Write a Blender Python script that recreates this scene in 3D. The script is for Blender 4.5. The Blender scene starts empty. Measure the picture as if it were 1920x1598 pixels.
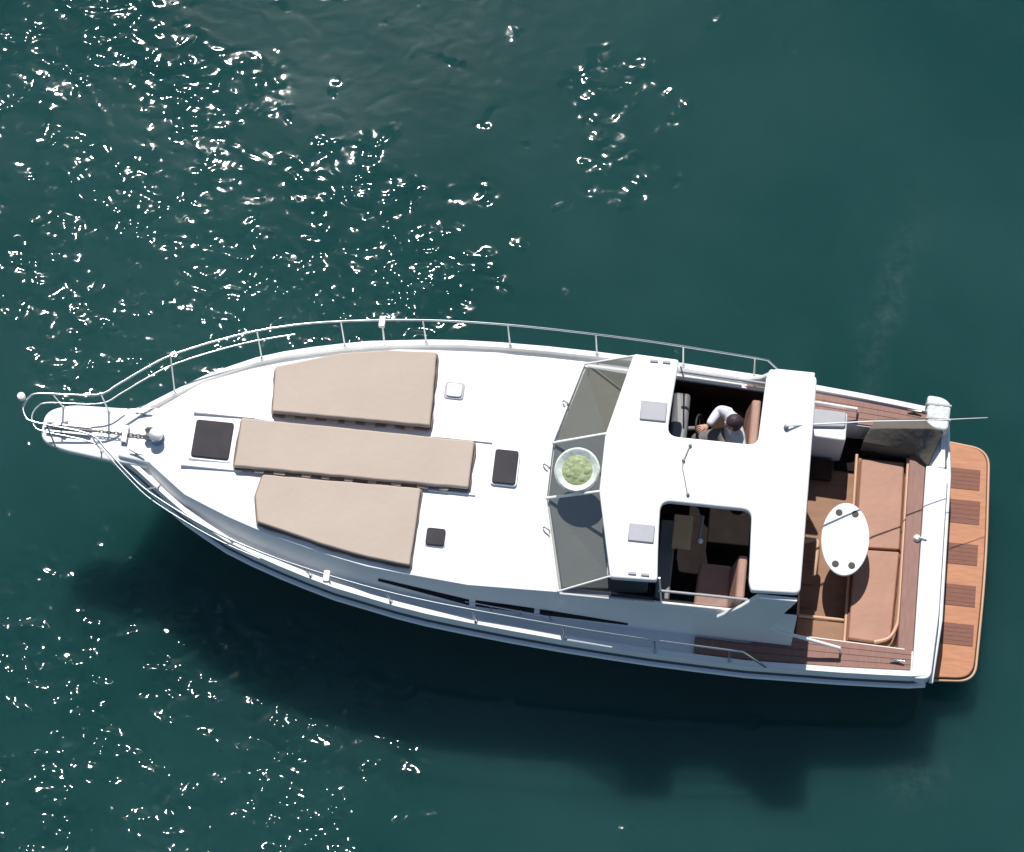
import bpy, bmesh, math, random
import numpy as np
from mathutils import Vector, Matrix
R = math.radians
random.seed(7); np.random.seed(7)
SC = bpy.context.scene
COL = SC.collection

# ------------------------------------------------------------------ camera
D = 35.0; FPX = D*145.0
_a, _t, _r = R(-7.67), R(22.26), R(-1.26)
_f = Vector((math.sin(_t)*math.sin(_a), math.sin(_t)*math.cos(_a), -math.cos(_t)))
_u = Vector((math.cos(_t)*math.sin(_a), math.cos(_t)*math.cos(_a), math.sin(_t)))
_R0 = _f.cross(_u)
CR = math.cos(_r)*_R0 + math.sin(_r)*_u
CU = math.cos(_r)*_u - math.sin(_r)*_R0
CPOS = Vector((0, .6592, 2.0)) - _f*D
cam = bpy.data.cameras.new('camera'); camo = bpy.data.objects.new('camera', cam); COL.objects.link(camo)
m = Matrix((CR, CU, -_f)).transposed().to_4x4(); m.translation = CPOS
camo.matrix_world = m
cam.lens = 36.0*FPX/1920; cam.sensor_width = 36.0; cam.sensor_fit = 'HORIZONTAL'
cam.clip_start = .5; cam.clip_end = 6000
SC.camera = camo

# ------------------------------------------------------------------ light
SUN_AZ, SUN_EL = -13.0, 53.2          # azimuth from +Y, clockwise
w = bpy.data.worlds.new('World'); SC.world = w; w.use_nodes = True
nt = w.node_tree; nt.nodes.clear()
sky = nt.nodes.new('ShaderNodeTexSky'); sky.sky_type = 'NISHITA'; sky.sun_disc = False
sky.sun_elevation = R(SUN_EL); sky.sun_rotation = R(SUN_AZ); sky.air_density = 1.0; sky.dust_density = 0.15
bg = nt.nodes.new('ShaderNodeBackground'); bg.inputs[1].default_value = .085
ow = nt.nodes.new('ShaderNodeOutputWorld')
nt.links.new(sky.outputs[0], bg.inputs[0]); nt.links.new(bg.outputs[0], ow.inputs[0])
sl = bpy.data.lights.new('sun', 'SUN'); sl.energy = 4.9; sl.angle = R(.53); sl.color = (1, .96, .9)
so = bpy.data.objects.new('sun', sl); COL.objects.link(so)
sdir = Vector((math.cos(R(SUN_EL))*math.sin(R(SUN_AZ)), math.cos(R(SUN_EL))*math.cos(R(SUN_AZ)), math.sin(R(SUN_EL))))
so.rotation_euler = sdir.to_track_quat('Z', 'Y').to_euler(); so.location = (0, 0, 40)
vs = SC.view_settings; vs.view_transform = 'Standard'; vs.look = 'None'; vs.gamma = 1; vs.use_curve_mapping = False
vs.exposure = 0.2

# ------------------------------------------------------------------ materials
def mat(name, col, rough=.5, metal=0, coat=0, var=0., vscale=6., bump=0., bscale=60., col2=None, spec=.5, stretch=None, dist=.01):
    m = bpy.data.materials.new(name); m.use_nodes = True
    nt = m.node_tree; b = nt.nodes['Principled BSDF']
    b.inputs['Base Color'].default_value = (*col, 1); b.inputs['Roughness'].default_value = rough
    b.inputs['Metallic'].default_value = metal; b.inputs['Coat Weight'].default_value = coat
    b.inputs['Specular IOR Level'].default_value = spec
    tc = nt.nodes.new('ShaderNodeTexCoord'); mp = nt.nodes.new('ShaderNodeMapping')
    nt.links.new(tc.outputs['Object'], mp.inputs[0])
    if stretch: mp.inputs['Scale'].default_value = stretch
    if var > 0 or col2:
        n = nt.nodes.new('ShaderNodeTexNoise'); n.inputs['Scale'].default_value = vscale; n.inputs['Detail'].default_value = 5
        nt.links.new(mp.outputs[0], n.inputs[0])
        mr = nt.nodes.new('ShaderNodeMapRange'); mr.inputs[1].default_value = .3; mr.inputs[2].default_value = .7
        nt.links.new(n.outputs[0], mr.inputs[0])
        mx = nt.nodes.new('ShaderNodeMix'); mx.data_type = 'RGBA'
        c2 = col2 or tuple(c*(1-var) for c in col)
        mx.inputs[6].default_value = (*col, 1); mx.inputs[7].default_value = (*c2, 1)
        nt.links.new(mr.outputs[0], mx.inputs[0]); nt.links.new(mx.outputs[2], b.inputs['Base Color'])
    if bump > 0:
        n2 = nt.nodes.new('ShaderNodeTexNoise'); n2.inputs['Scale'].default_value = bscale; n2.inputs['Detail'].default_value = 4
        nt.links.new(mp.outputs[0], n2.inputs[0])
        bp = nt.nodes.new('ShaderNodeBump'); bp.inputs['Strength'].default_value = bump; bp.inputs['Distance'].default_value = dist
        nt.links.new(n2.outputs[0], bp.inputs['Height']); nt.links.new(bp.outputs[0], b.inputs['Normal'])
    return m
GEL = mat('gelcoat', (.80, .80, .79), .28, coat=.3, var=.05, vscale=2.5)
DECK = mat('nonskid_deck', (.78, .78, .77), .6, var=.05, vscale=3., bump=.3, bscale=250., dist=.002)
RUB = mat('rubbing_strake', (.8, .82, .82), .3)
NAVY = mat('navy_stripe', (.03, .045, .07), .3, coat=.3)
CHROME = mat('stainless', (.55, .58, .58), .25, metal=1.)
PAINTW = mat('white_rail_paint', (.8, .78, .74), .3)
BEIGE = mat('beige_canvas', (.46, .378, .312), .85, col2=(.43, .352, .288), vscale=1.6, bump=.35, bscale=9., dist=.012)
BEIGE_SHADED = mat('beige_shaded_piping', (.2, .14, .12), .85, var=.2)  # border colour darkened to carry shade along the sun cushion edges
TEAK = mat('teak', (.48, .195, .09), .55, col2=(.35, .145, .062), vscale=5., bump=.25, bscale=40., stretch=(1, 6, 1))
TEAKD = mat('dark_teak', (.20, .066, .034), .6, col2=(.14, .048, .026), vscale=8., bump=.3, bscale=50., stretch=(1, 6, 1))
TEAKG = mat('weathered_teak', (.27, .135, .105), .6, col2=(.21, .105, .08), vscale=6., bump=.25, bscale=40., stretch=(6, 1, 1))
SOLE = mat('cockpit_sole', (.29, .15, .085), .7, col2=(.22, .12, .07), vscale=3., bump=.2, bscale=60., stretch=(1, 4, 1))
VINYL = mat('tan_vinyl', (.38, .185, .12), .55, col2=(.32, .16, .10), vscale=2.2, bump=.3, bscale=10., dist=.01)
VINYLP = mat('pink_tan_vinyl', (.36, .20, .15), .55, var=.15, vscale=4., bump=.3, bscale=12., dist=.01)
TRIM = mat('light_wood_trim', (.56, .34, .22), .45, var=.12)
SMOKE = mat('smoked_acrylic', (.055, .05, .057), .75, spec=.15, var=.2, vscale=4.)
DGLASS = mat('dark_window', (.012, .012, .016), .08)
GREYPL = mat('grey_plastic', (.2, .2, .2), .5, var=.1)
DASH = mat('grey_dash', (.185, .18, .172), .7, var=.12, vscale=3., bump=.3, bscale=30.)
LAV = mat('pale_grey_vinyl', (.36, .36, .39), .6, var=.08)
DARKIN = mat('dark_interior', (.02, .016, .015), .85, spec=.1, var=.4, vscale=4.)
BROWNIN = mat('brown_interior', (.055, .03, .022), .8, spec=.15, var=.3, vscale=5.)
CANVAS = mat('grey_canvas', (.115, .10, .085), .85, var=.15, vscale=3., bump=.5, bscale=8., dist=.03)
BLACK = mat('black_rubber', (.02, .02, .02), .6)
SHIRT = mat('white_shirt', (.62, .62, .68), .85, var=.08, bump=.6, bscale=14., dist=.02)
TROUS = mat('grey_trousers', (.17, .155, .155), .85, var=.2, bump=.5, bscale=14., dist=.02)
SKIN = mat('skin', (.45, .25, .18), .5)
HAIR = mat('dark_hair', (.035, .02, .026), .6, bump=.7, bscale=60.)
EYEW = mat('eye', (.6, .6, .6), .2)
LIME = mat('yellow_green', (.22, .28, .13), .6, col2=(.36, .41, .22), vscale=14., bump=.6, bscale=20., dist=.03)
PALEG = mat('pale_green_white', (.46, .55, .47), .35, col2=(.74, .78, .73), vscale=12., bump=.4, bscale=20., dist=.02)
BRONZE = mat('galvanised', (.25, .24, .24), .5, metal=.6, var=.3)
def glassmat(name, tint):
    m = bpy.data.materials.new(name); m.use_nodes = True; nt = m.node_tree; nt.nodes.clear()
    o = nt.nodes.new('ShaderNodeOutputMaterial'); mx = nt.nodes.new('ShaderNodeMixShader')
    t = nt.nodes.new('ShaderNodeBsdfTransparent'); t.inputs[0].default_value = (*tint, 1)
    g = nt.nodes.new('ShaderNodeBsdfGlossy'); g.inputs['Roughness'].default_value = .03
    mx.inputs[0].default_value = .08; nt.links.new(t.outputs[0], mx.inputs[1]); nt.links.new(g.outputs[0], mx.inputs[2])
    nt.links.new(mx.outputs[0], o.inputs[0]); return m
GLASS = glassmat('tinted_glass', (.88, .885, .875))
SGLASS = glassmat('smoked_glass', (.45, .47, .5))

# ------------------------------------------------------------------ helpers
def link(name, me, material=None, parent=None, smooth=True, ang=35):
    if material and not me.materials: me.materials.append(material)
    if smooth:
        for p in me.polygons: p.use_smooth = True
        try: me.set_sharp_from_angle(angle=R(ang))
        except Exception: pass
    o = bpy.data.objects.new(name, me); COL.objects.link(o)
    if parent: o.parent = parent
    return o
def tag(o, label=None, cat=None, group=None, kind=None):
    if label: o['label'] = label
    if cat: o['category'] = cat
    if group: o['group'] = group
    if kind: o['kind'] = kind
    return o
def thing(name, label, cat, group=None, loc=(0, 0, 0)):
    o = bpy.data.objects.new(name, None); COL.objects.link(o); o.location = loc
    o.empty_display_size = .2
    return tag(o, label, cat, group)
def bev(o, wdt, seg=2, ang=30):
    if wdt > 0:
        b = o.modifiers.new('bevel', 'BEVEL'); b.width = wdt; b.segments = seg; b.limit_method = 'ANGLE'; b.angle_limit = R(ang)
    return o
def finish(name, bm, material, parent, bevel=0, seg=2, ang=35):
    bmesh.ops.recalc_face_normals(bm, faces=bm.faces)
    me = bpy.data.meshes.new(name); bm.to_mesh(me); bm.free()
    o = link(name, me, material, parent, ang=ang); bev(o, bevel, seg); return o
def addprism(bm, top, zb):
    """top: list of (x,y,z); zb: bottom z or list of bottom points"""
    n = len(top)
    vt = [bm.verts.new(p) for p in top]
    vb = [bm.verts.new((p[0], p[1], zb) if not isinstance(zb, list) else zb[i]) for i, p in enumerate(top)]
    bm.faces.new(vt); bm.faces.new(vb[::-1])
    for i in range(n): bm.faces.new((vt[i], vb[i], vb[(i+1) % n], vt[(i+1) % n]))
def prism(name, poly, z0, z1, material, parent, bevel=.01, seg=2):
    bm = bmesh.new(); addprism(bm, [(p[0], p[1], z1) for p in poly], z0)
    return finish(name, bm, material, parent, bevel, seg)
def box(name, x0, x1, y0, y1, z0, z1, material, parent, bevel=.01, seg=2):
    return prism(name, [(x0, y0), (x1, y0), (x1, y1), (x0, y1)], z0, z1, material, parent, bevel, seg)
def rounded(poly, r, n=5):
    """round corners of a polygon; r number or list"""
    out = []; N = len(poly)
    for i, p in enumerate(poly):
        ri = r[i] if isinstance(r, (list, tuple)) else r
        p = Vector(p); a = Vector(poly[i-1])-p; b = Vector(poly[(i+1) % N])-p
        if ri <= 0: out.append(tuple(p)); continue
        ri = min(ri, a.length*.48, b.length*.48)
        pa = p+a.normalized()*ri; pb = p+b.normalized()*ri
        for k in range(n+1):
            t = k/n; q = pa*(1-t)**2+p*2*t*(1-t)+pb*t*t; out.append((q.x, q.y))
    return out
def smoothline(pts, n=6):
    P = [Vector(p) for p in pts]; out = []
    for i in range(len(P)-1):
        p0 = P[max(i-1, 0)]; p1 = P[i]; p2 = P[i+1]; p3 = P[min(i+2, len(P)-1)]
        for k in range(n):
            t = k/n
            out.append(.5*((2*p1)+(p2-p0)*t+(2*p0-5*p1+4*p2-p3)*t*t+(3*p1-p0-3*p2+p3)*t**3))
    out.append(P[-1]); return out
def addtube(bm, pts, r, sides=8, closed=False):
    P = [Vector(p) for p in pts]; rings = []
    n = len(P)
    for i, p in enumerate(P):
        if closed: tg = P[(i+1) % n]-P[i-1]
        else: tg = P[min(i+1, n-1)]-P[max(i-1, 0)]
        tg.normalize()
        up = Vector((0, 0, 1)) if abs(tg.z) < .92 else Vector((0, 1, 0))
        s = tg.cross(up).normalized(); v = s.cross(tg)
        rr = r[i] if isinstance(r, (list, tuple)) else r
        rings.append([bm.verts.new(p+(s*math.cos(2*math.pi*k/sides)+v*math.sin(2*math.pi*k/sides))*rr) for k in range(sides)])
    for i in range(n if closed else n-1):
        A = rings[i]; B = rings[(i+1) % n]
        for k in range(sides): bm.faces.new((A[k], A[(k+1) % sides], B[(k+1) % sides], B[k]))
    if not closed:
        bm.faces.new(rings[0][::-1]); bm.faces.new(rings[-1])
def tube(name, pts, r, material, parent, sides=8, closed=False):
    bm = bmesh.new(); addtube(bm, pts, r, sides, closed); return finish(name, bm, material, parent, ang=50)
def lathe(name, prof, c, material, parent, n=32, axis=None, sy=1.):
    """prof: (r,z)"""
    bm = bmesh.new(); rings = []
    q = Vector((0, 0, 1)).rotation_difference(Vector(axis)) if axis else None
    for r, z in prof:
        ring = []
        for k in range(n):
            v = Vector((r*math.cos(2*math.pi*k/n), sy*r*math.sin(2*math.pi*k/n), z))
            if q: v = q @ v
            ring.append(bm.verts.new(v+Vector(c)))
        rings.append(ring)
    for A, B in zip(rings, rings[1:]):
        for k in range(n): bm.faces.new((A[k], A[(k+1) % n], B[(k+1) % n], B[k]))
    bm.faces.new(rings[0][::-1]); bm.faces.new(rings[-1])
    return finish(name, bm, material, parent, ang=40)
def quadmesh(name, pts, faces, material, parent, thick=0, bevel=0, ang=35):
    bm = bmesh.new(); v = [bm.verts.new(p) for p in pts]
    for f in faces: bm.faces.new([v[i] for i in f])
    if thick:
        bmesh.ops.recalc_face_normals(bm, faces=bm.faces)
        bmesh.ops.solidify(bm, geom=list(bm.faces), thickness=thick)
    return finish(name, bm, material, parent, bevel, ang=ang)
def ip(x, xs, ys): return float(np.interp(x, xs, ys))

# ------------------------------------------------------------------ water
def build_water():
    core = np.arange(-13, 13.001, .085)
    def ext(c):
        out = [c[-1]]; st = .085
        while out[-1] < 4000: st *= 1.22; out.append(out[-1]+st)
        return np.array(out[1:])
    e = ext(core); xs = np.concatenate([-e[::-1], core, e]); ys = xs.copy()
    X, Y = np.meshgrid(xs, ys, indexing='ij')
    rng = np.random.RandomState(3)
    Z = np.zeros_like(X)
    for i in range(26):
        lam = rng.uniform(.9, 4.5); th = rng.normal(R(60), R(38)); k = 2*math.pi/lam
        ph = rng.uniform(0, 6.28); A = .0007*lam**1.05*rng.uniform(.5, 1.2)/1.4
        wp = .5*np.sin(.35*X+.21*Y+i)
        Z += A*np.sin(k*(X*math.cos(th)+Y*math.sin(th))+ph+wp)
    rr = np.hypot(X, Y); Z *= np.clip((16-rr)/5, 0, 1)*(.22+.78*np.clip((-.3-X)/2.4, 0, 1))
    n = len(xs)
    V = np.stack([X.ravel(), Y.ravel(), Z.ravel()], 1)
    I = np.arange(n*n).reshape(n, n)
    F = np.stack([I[:-1, :-1], I[1:, :-1], I[1:, 1:], I[:-1, 1:]], -1).reshape(-1, 4)
    me = bpy.data.meshes.new('water')
    me.vertices.add(len(V)); me.vertices.foreach_set('co', V.ravel())
    me.loops.add(F.size); me.loops.foreach_set('vertex_index', F.ravel())
    me.polygons.add(len(F)); me.polygons.foreach_set('loop_start', np.arange(0, F.size, 4))
    me.update(calc_edges=True)
    me.polygons.foreach_set('use_smooth', np.ones(len(F), bool))
    m = bpy.data.materials.new('sea_water'); m.use_nodes = True; nt = m.node_tree; N = nt.nodes; L = nt.links
    b = N['Principled BSDF']
    b.inputs['Roughness'].default_value = .074; b.inputs['IOR'].default_value = 1.333
    tc = N.new('ShaderNodeTexCoord')
    def noise(scale, detail=3, rough=.5, stretch=(1, 1, 1), rot=0, dist=0):
        mp = N.new('ShaderNodeMapping'); mp.inputs['Scale'].default_value = stretch; mp.inputs['Rotation'].default_value = (0, 0, rot)
        L.new(tc.outputs['Object'], mp.inputs[0])
        n = N.new('ShaderNodeTexNoise'); n.inputs['Scale'].default_value = scale; n.inputs['Detail'].default_value = detail
        n.inputs['Roughness'].default_value = rough; n.inputs['Distortion'].default_value = dist
        L.new(mp.outputs[0], n.inputs[0]); return n.outputs[0]
    def math_(op, a, c, clamp=False):
        q = N.new('ShaderNodeMath'); q.operation = op; q.use_clamp = clamp
        for i, v in enumerate((a, c)):
            if v is None: continue
            if isinstance(v, (int, float)): q.inputs[i].default_value = v
            else: L.new(v, q.inputs[i])
        return q.outputs[0]
    def mrange(v, a, c, d=0., e=1.):
        q = N.new('ShaderNodeMapRange'); q.interpolation_type = 'SMOOTHSTEP'
        for i, k in enumerate((a, c, d, e)): q.inputs[i+1].default_value = k
        L.new(v, q.inputs[0]); return q.outputs[0]
    sep = N.new('ShaderNodeSeparateXYZ'); L.new(tc.outputs['Object'], sep.inputs[0])
    # wind-ruffled patches of water (cat's paws) round the bow; smooth water in the boat's lee
    wn = N.new('ShaderNodeTexNoise'); wn.inputs['Scale'].default_value = .9; wn.inputs['Detail'].default_value = 4
    L.new(tc.outputs['Object'], wn.inputs[0])
    def vm(op, a, c):
        q = N.new('ShaderNodeVectorMath'); q.operation = op
        for i, v in enumerate((a, c)):
            if v is None: continue
            if isinstance(v, tuple): q.inputs[i].default_value = v
            else: L.new(v, q.inputs[i])
        return q
    wv = vm('MULTIPLY', vm('SUBTRACT', wn.outputs[1], (.5, .5, .5)).outputs[0], (3.2, 3.2, 0)).outputs[0]
    pos = vm('ADD', tc.outputs['Object'], wv).outputs[0]
    patch = mrange(noise(1.0, 4, .68), .43, .53, .05, 1.)
    amp = None
    for cx, cy, rx, ry, am in PATCHES:
        d = vm('MULTIPLY', vm('SUBTRACT', pos, (cx, cy, 0)).outputs[0], (1/rx, 1/ry, 0)).outputs[0]
        ln = vm('LENGTH', d, None).outputs['Value']
        e = math_('MULTIPLY', mrange(ln, 1.12, .72), am)
        amp = e if amp is None else math_('MAXIMUM', amp, e)
    amp = math_('ADD', math_('MULTIPLY', amp, patch), CALM)
    rare = math_('MULTIPLY', mrange(noise(1.6, 2, .5), .63, .70), mrange(sep.outputs[0], 4.5, 1.5))
    amp = math_('ADD', amp, math_('MULTIPLY', rare, 1.6))
    h = math_('ADD', math_('MULTIPLY', noise(2.0, 1, .5, (1, 1.5, 1), R(20), .3), .028),
              math_('ADD', math_('MULTIPLY', noise(2.7, 0, .5, (1, 1.2, 1), R(-25), 1.), .029),
                    math_('MULTIPLY', noise(8.5, 0, .5, (1, 1.15, 1), R(10), .3), .003)))
    bp = N.new('ShaderNodeBump'); bp.inputs['Distance'].default_value = 1.0
    L.new(amp, bp.inputs['Strength']); L.new(h, bp.inputs['Height']); L.new(bp.outputs[0], b.inputs['Normal'])
    mx = N.new('ShaderNodeMix'); mx.data_type = 'RGBA'
    mx.inputs[6].default_value = (*WATER_A, 1); mx.inputs[7].default_value = (*WATER_B, 1)
    L.new(mrange(noise(.16, 5, .6), .35, .65), mx.inputs[0])
    # faint aerated water drifting off the stern
    lit = None
    for cx, cy, rx, ry, rz in ((4.9, 3.9, .35, 1.9, R(-12)), (5.7, -2.9, .6, .5, 0)):
        mp = N.new('ShaderNodeMapping'); mp.vector_type = 'TEXTURE'
        mp.inputs['Location'].default_value = (cx, cy, 0); mp.inputs['Rotation'].default_value = (0, 0, rz); mp.inputs['Scale'].default_value = (rx, ry, 1)
        wsm = vm('ADD', tc.outputs['Object'], vm('MULTIPLY', wv, (.25, .25, 0)).outputs[0]).outputs[0]
        L.new(wsm, mp.inputs[0])
        e = mrange(vm('LENGTH', vm('MULTIPLY', mp.outputs[0], (1, 1, 0)).outputs[0], None).outputs['Value'], 1.3, .1)
        lit = e if lit is None else math_('MAXIMUM', lit, e)
    lit = math_('MULTIPLY', math_('MULTIPLY', lit, mrange(noise(5., 5, .7), .3, .85)), .3)
    mx3 = N.new('ShaderNodeMix'); mx3.data_type = 'RGBA'; mx3.inputs[7].default_value = (.10, .15, .145, 1)
    L.new(lit, mx3.inputs[0]); L.new(mx.outputs[2], mx3.inputs[6]); L.new(mx3.outputs[2], b.inputs['Base Color'])
    b.inputs['Subsurface Weight'].default_value = 1.0; b.inputs['Subsurface Radius'].default_value = (.8, 1., 1.)
    b.inputs['Subsurface Scale'].default_value = 7.0
    me.materials.append(m)
    o = bpy.data.objects.new('water', me); COL.objects.link(o)
    tag(o, 'dark teal sea water with sparkling sun glints around the yacht', None, None, 'structure')
CALM = .07
PATCHES = ((-7.2, 5.6, 3.1, 2.3, 2.5), (-2.6, 3.8, 2.0, 1.75, 3.4), (-6.2, 3.0, 2.6, 1.7, 2.8), (-4.7, -4.0, 4.1, 3.1, 4.6), (0.9, 6.2, .8, 1.2, 1.4))
WATER_A = (.007, .047, .045); WATER_B = (.015, .062, .060)
build_water()

# ------------------------------------------------------------------ yacht
Y = thing('motor_yacht', 'white open motor yacht with teak stern platform and beige sunbathing deck floating on the sea', 'yacht')
HX = [-5.42, -5.2, -4.75, -4.4, -4.1, -3.7, -3.35, -2.6, -2., -1., 0, 1, 2, 3.3, 4.7, 5.4, 5.62]
HB = [.02, .24, .50, .76, .98, 1.2, 1.38, 1.62, 1.77, 1.94, 2.02, 2.06, 2.075, 2.06, 1.98, 1.92, 1.88]
def hb(x): return ip(x, HX, HB)
def sh(x): return ip(x, [-6, -3, 0, 3, 5.8], [2.0, 1.88, 1.65, 1.32, 1.12])
TX = [-4.72, -4.55, -4.05, -3.5, -2.96, -2.11, -1.54, -.3, .85, 2.0, 3.85]
TE = [.22, .42, .80, 1.03, 1.21, 1.42, 1.53, 1.62, 1.585, 1.56, 1.52]      # half width of the trunk's shoulder
TZ = [2.02, 2.06, 2.11, 2.13, 2.14, 2.14, 2.14, 2.13, 2.12, 2.08, 1.98]
def te(x): return ip(x, TX, TE)
def tz(x): return ip(x, TX, TZ)
def tf(x): return min(te(x)+ip(x, [-4.7, -3, 0, 4], [.06, .10, .13, .15]), hb(x)-.14)
XS = [-5.42, -5.35, -5.2, -5.0, -4.75, -4.55, -4.3, -4.05, -3.75, -3.45, -3.1, -2.75, -2.4, -2., -1.6, -1.2, -.8, -.3, .3, .9, 1.5, 2.1, 2.7, 3.3, 3.9, 4.5, 5.0, 5.4, 5.62]
def wl(x): return max(0.0, ip(x, [-4.6, -4, -3, -2, -1, 0.5, 3, 5.62], [0, .22, .62, .93, 1.13, 1.28, 1.33, 1.3]))
def build_hull():
    bm = bmesh.new(); rows = []
    for x in XS:
        zb = ip(x, [-5.42, -5.2, -4.9, -4.6, -4.4], [1.85, 1.3, .6, 0, -.4])
        zw = max(zb, -.05); s = sh(x); h_ = hb(x)
        sec = []
        half = [(0.0, zb), (wl(x), zw+.001), (wl(x)+(h_-wl(x))*.62, zw+(s-.2-zw)*.55), (h_-.01, s-.2), (h_-.035, s-.03), (h_-.05, s)]
        for y, z in half[::-1]: sec.append((x, -y, z))
        for y, z in half[1:]: sec.append((x, y, z))
        rows.append([bm.verts.new(p) for p in sec])
    for A, B in zip(rows, rows[1:]):
        for k in range(len(A)-1): bm.faces.new((A[k], A[k+1], B[k+1], B[k]))
    bm.faces.new(rows[-1])
    bmesh.ops.remove_doubles(bm, verts=bm.verts, dist=.0005)
    finish('hull', bm, GEL, Y, ang=50)
build_hull()
def strip(name, sidefun, material, parent=Y, xs=XS, sides=(-1, 1), thick=0, bevel=0, ang=40):
    """sidefun(x) -> list of (y,z) across; built on both sides"""
    for s in sides:
        bm = bmesh.new(); rows = [[bm.verts.new((x, s*y, z)) for y, z in sidefun(x)] for x in xs]
        for A, B in zip(rows, rows[1:]):
            for k in range(len(A)-1): bm.faces.new((A[k], A[k+1], B[k+1], B[k]))
        if thick: bmesh.ops.solidify(bm, geom=list(bm.faces), thickness=thick)
        finish(name, bm, material, parent, bevel, ang=ang)
def inner(x): return min(tf(x)-.02, hb(x)-.18) if x > -4.7 else 0
XG = [x for x in XS if x >= -5.2]
strip('gunwale', lambda x: [(hb(x)-.045, sh(x)-.01), (hb(x)-.045, sh(x)+.03), (hb(x)-.115, sh(x)+.03), (hb(x)-.125, sh(x)-.06)], GEL, xs=XG)
strip('side_deck', lambda x: [(hb(x)-.12, sh(x)-.05), (inner(x), sh(x)-.045)], DECK, xs=[x for x in XG if x <= 4.0])
def rubf(x):
    y = hb(x); z = sh(x)-.2
    return [(y-.02, z+.03), (y+.035, z+.03), (y+.05, z), (y+.035, z-.03), (y-.02, z-.03)]
strip('rubbing_strake', rubf, RUB, xs=[-5.35]+XG)
strip('hull_stripe', lambda x: [(hb(x)-.004, sh(x)-.165), (hb(x)-.016, sh(x)-.115)], NAVY, xs=XG)
# bowsprit platform and anchor gear
bp_ = rounded([(-6.05, -.2), (-6.05, .2), (-5.75, .33), (-5.0, .36), (-4.6, .42), (-4.6, -.42), (-5.0, -.40), (-5.75, -.31)], [.15, .15, .2, .1, 0, 0, .1, .2])
prism('bow_platform', bp_, 1.90, 2.005, GEL, Y, .03, 3)
prism('foredeck_pad', rounded([(-5.0, -.34), (-5.0, .34), (-4.5, .40), (-3.95, .42), (-3.95, -.42), (-4.5, -.40)], .05), 1.9, 2.06, DECK, Y, .03, 3)
# trunk cabin: loft
def build_trunk():
    bm = bmesh.new(); rows = []
    xs = [-4.72, -4.55, -4.3, -4.05, -3.75, -3.45, -3.1, -2.75, -2.4, -2., -1.6, -1.2, -.8, -.3, .3, .85, 1.3, 1.5]
    for x in xs:
        z = tz(x); e = te(x); f = tf(x); s = sh(x)-.08
        half = [(f, s), (e+(f-e)*.12, z-.05), (e-.02, z), (e-.12, z+.02), (0, z+.025)]
        sec = [(x, -y, zz) for y, zz in half]+[(x, y, zz) for y, zz in half[:-1][::-1]]
        rows.append([bm.verts.new(p) for p in sec])
    for A, B in zip(rows, rows[1:]):
        for k in range(len(A)-1): bm.faces.new((A[k], A[k+1], B[k+1], B[k]))
    bm.faces.new(rows[0]); bm.faces.new(rows[-1])
    finish('trunk_cabin', bm, DECK, Y, ang=40)
build_trunk()
# deckhouse side walls aft of the windscreen with sill
xw = [.85, 1.3, 1.8, 2.4, 2.9, 3.4, 3.85]
for s in (-1, 1):
    bm = bmesh.new(); rows = []
    for x in xw:
        z = tz(x); e = te(x); f = tf(x); b = sh(x)-.08
        rows.append([bm.verts.new(p) for p in ((x, s*(f+.004), b), (x, s*(e+.015), z-.04), (x, s*(e+.004), z), (x, s*(e-.03), z), (x, s*(e-.035), 1.0))])
    for A, B in zip(rows, rows[1:]):
        for k in range(len(A)-1): bm.faces.new((A[k], A[k+1], B[k+1], B[k]))
    bm.faces.new(rows[0]); bm.faces.new(rows[-1])
    finish('deckhouse_side', bm, GEL, Y, ang=40)
    tube('sill_rail', [(x, s*(te(x)+.0), tz(x)+.02) for x in xw[2:5]], .013, PAINTW, Y)
# long side windows of the trunk, three panes each side
def onwall(x, fr, off=.006):
    e, z, f, b = te(x)+(tf(x)-te(x))*.12, tz(x)-.05, tf(x), sh(x)-.08
    return (e+(f-e)*fr+off, z+(b-z)*fr+.002)
for s in (-1, 1):
    for x0, x1, a0, a1, b0, b1 in ((-1.45, -.28, .30, .5, .45, .78), (-.2, .55, .5, .6, .80, .86), (.62, 1.75, .62, .78, .86, .86)):
        pts = []; n = 6
        for i in range(n+1):
            t = i/n; x = x0+(x1-x0)*t; pts.append((x, a0+(a1-a0)*t, b0+(b1-b0)*t))
        bm = bmesh.new()
        U = [bm.verts.new((x, s*onwall(x, a)[0], onwall(x, a)[1])) for x, a, b in pts]
        W = [bm.verts.new((x, s*onwall(x, b)[0], onwall(x, b)[1])) for x, a, b in pts]
        for i in range(n): bm.faces.new((U[i], U[i+1], W[i+1], W[i]))
        bmesh.ops.solidify(bm, geom=list(bm.faces), thickness=.004)
        finish('side_window', bm, DGLASS, Y)
# deck hatches
def hatch(x0, x1, y0, y1, z, material, fr=.035, r=.05, pane='pane', grey=False):
    f = prism('deck_hatch', rounded([(x0-fr, y0-fr), (x1+fr, y0-fr), (x1+fr, y1+fr), (x0-fr, y1+fr)], r), z-.02, z+.02, GEL if not grey else LAV, Y, .008)
    prism(pane, rounded([(x0, y0), (x1, y0), (x1, y1), (x0, y1)], r*.8), z, z+.045, material, f, .008)
    return f
hatch(-4.04, -3.55, -.275, .235, 2.14, SMOKE, r=.05)
hatch(-.16, .14, -.22, .24, 2.17, SMOKE, .02)
hatch(-.9, -.66, -1.14, -.91, 2.15, SMOKE, .015)
h4 = hatch(-.885, -.69, .91, 1.09, 2.15, GEL, .03, grey=True)
h4['label'] = 'white-lidded deck hatch with grey rim'
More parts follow.
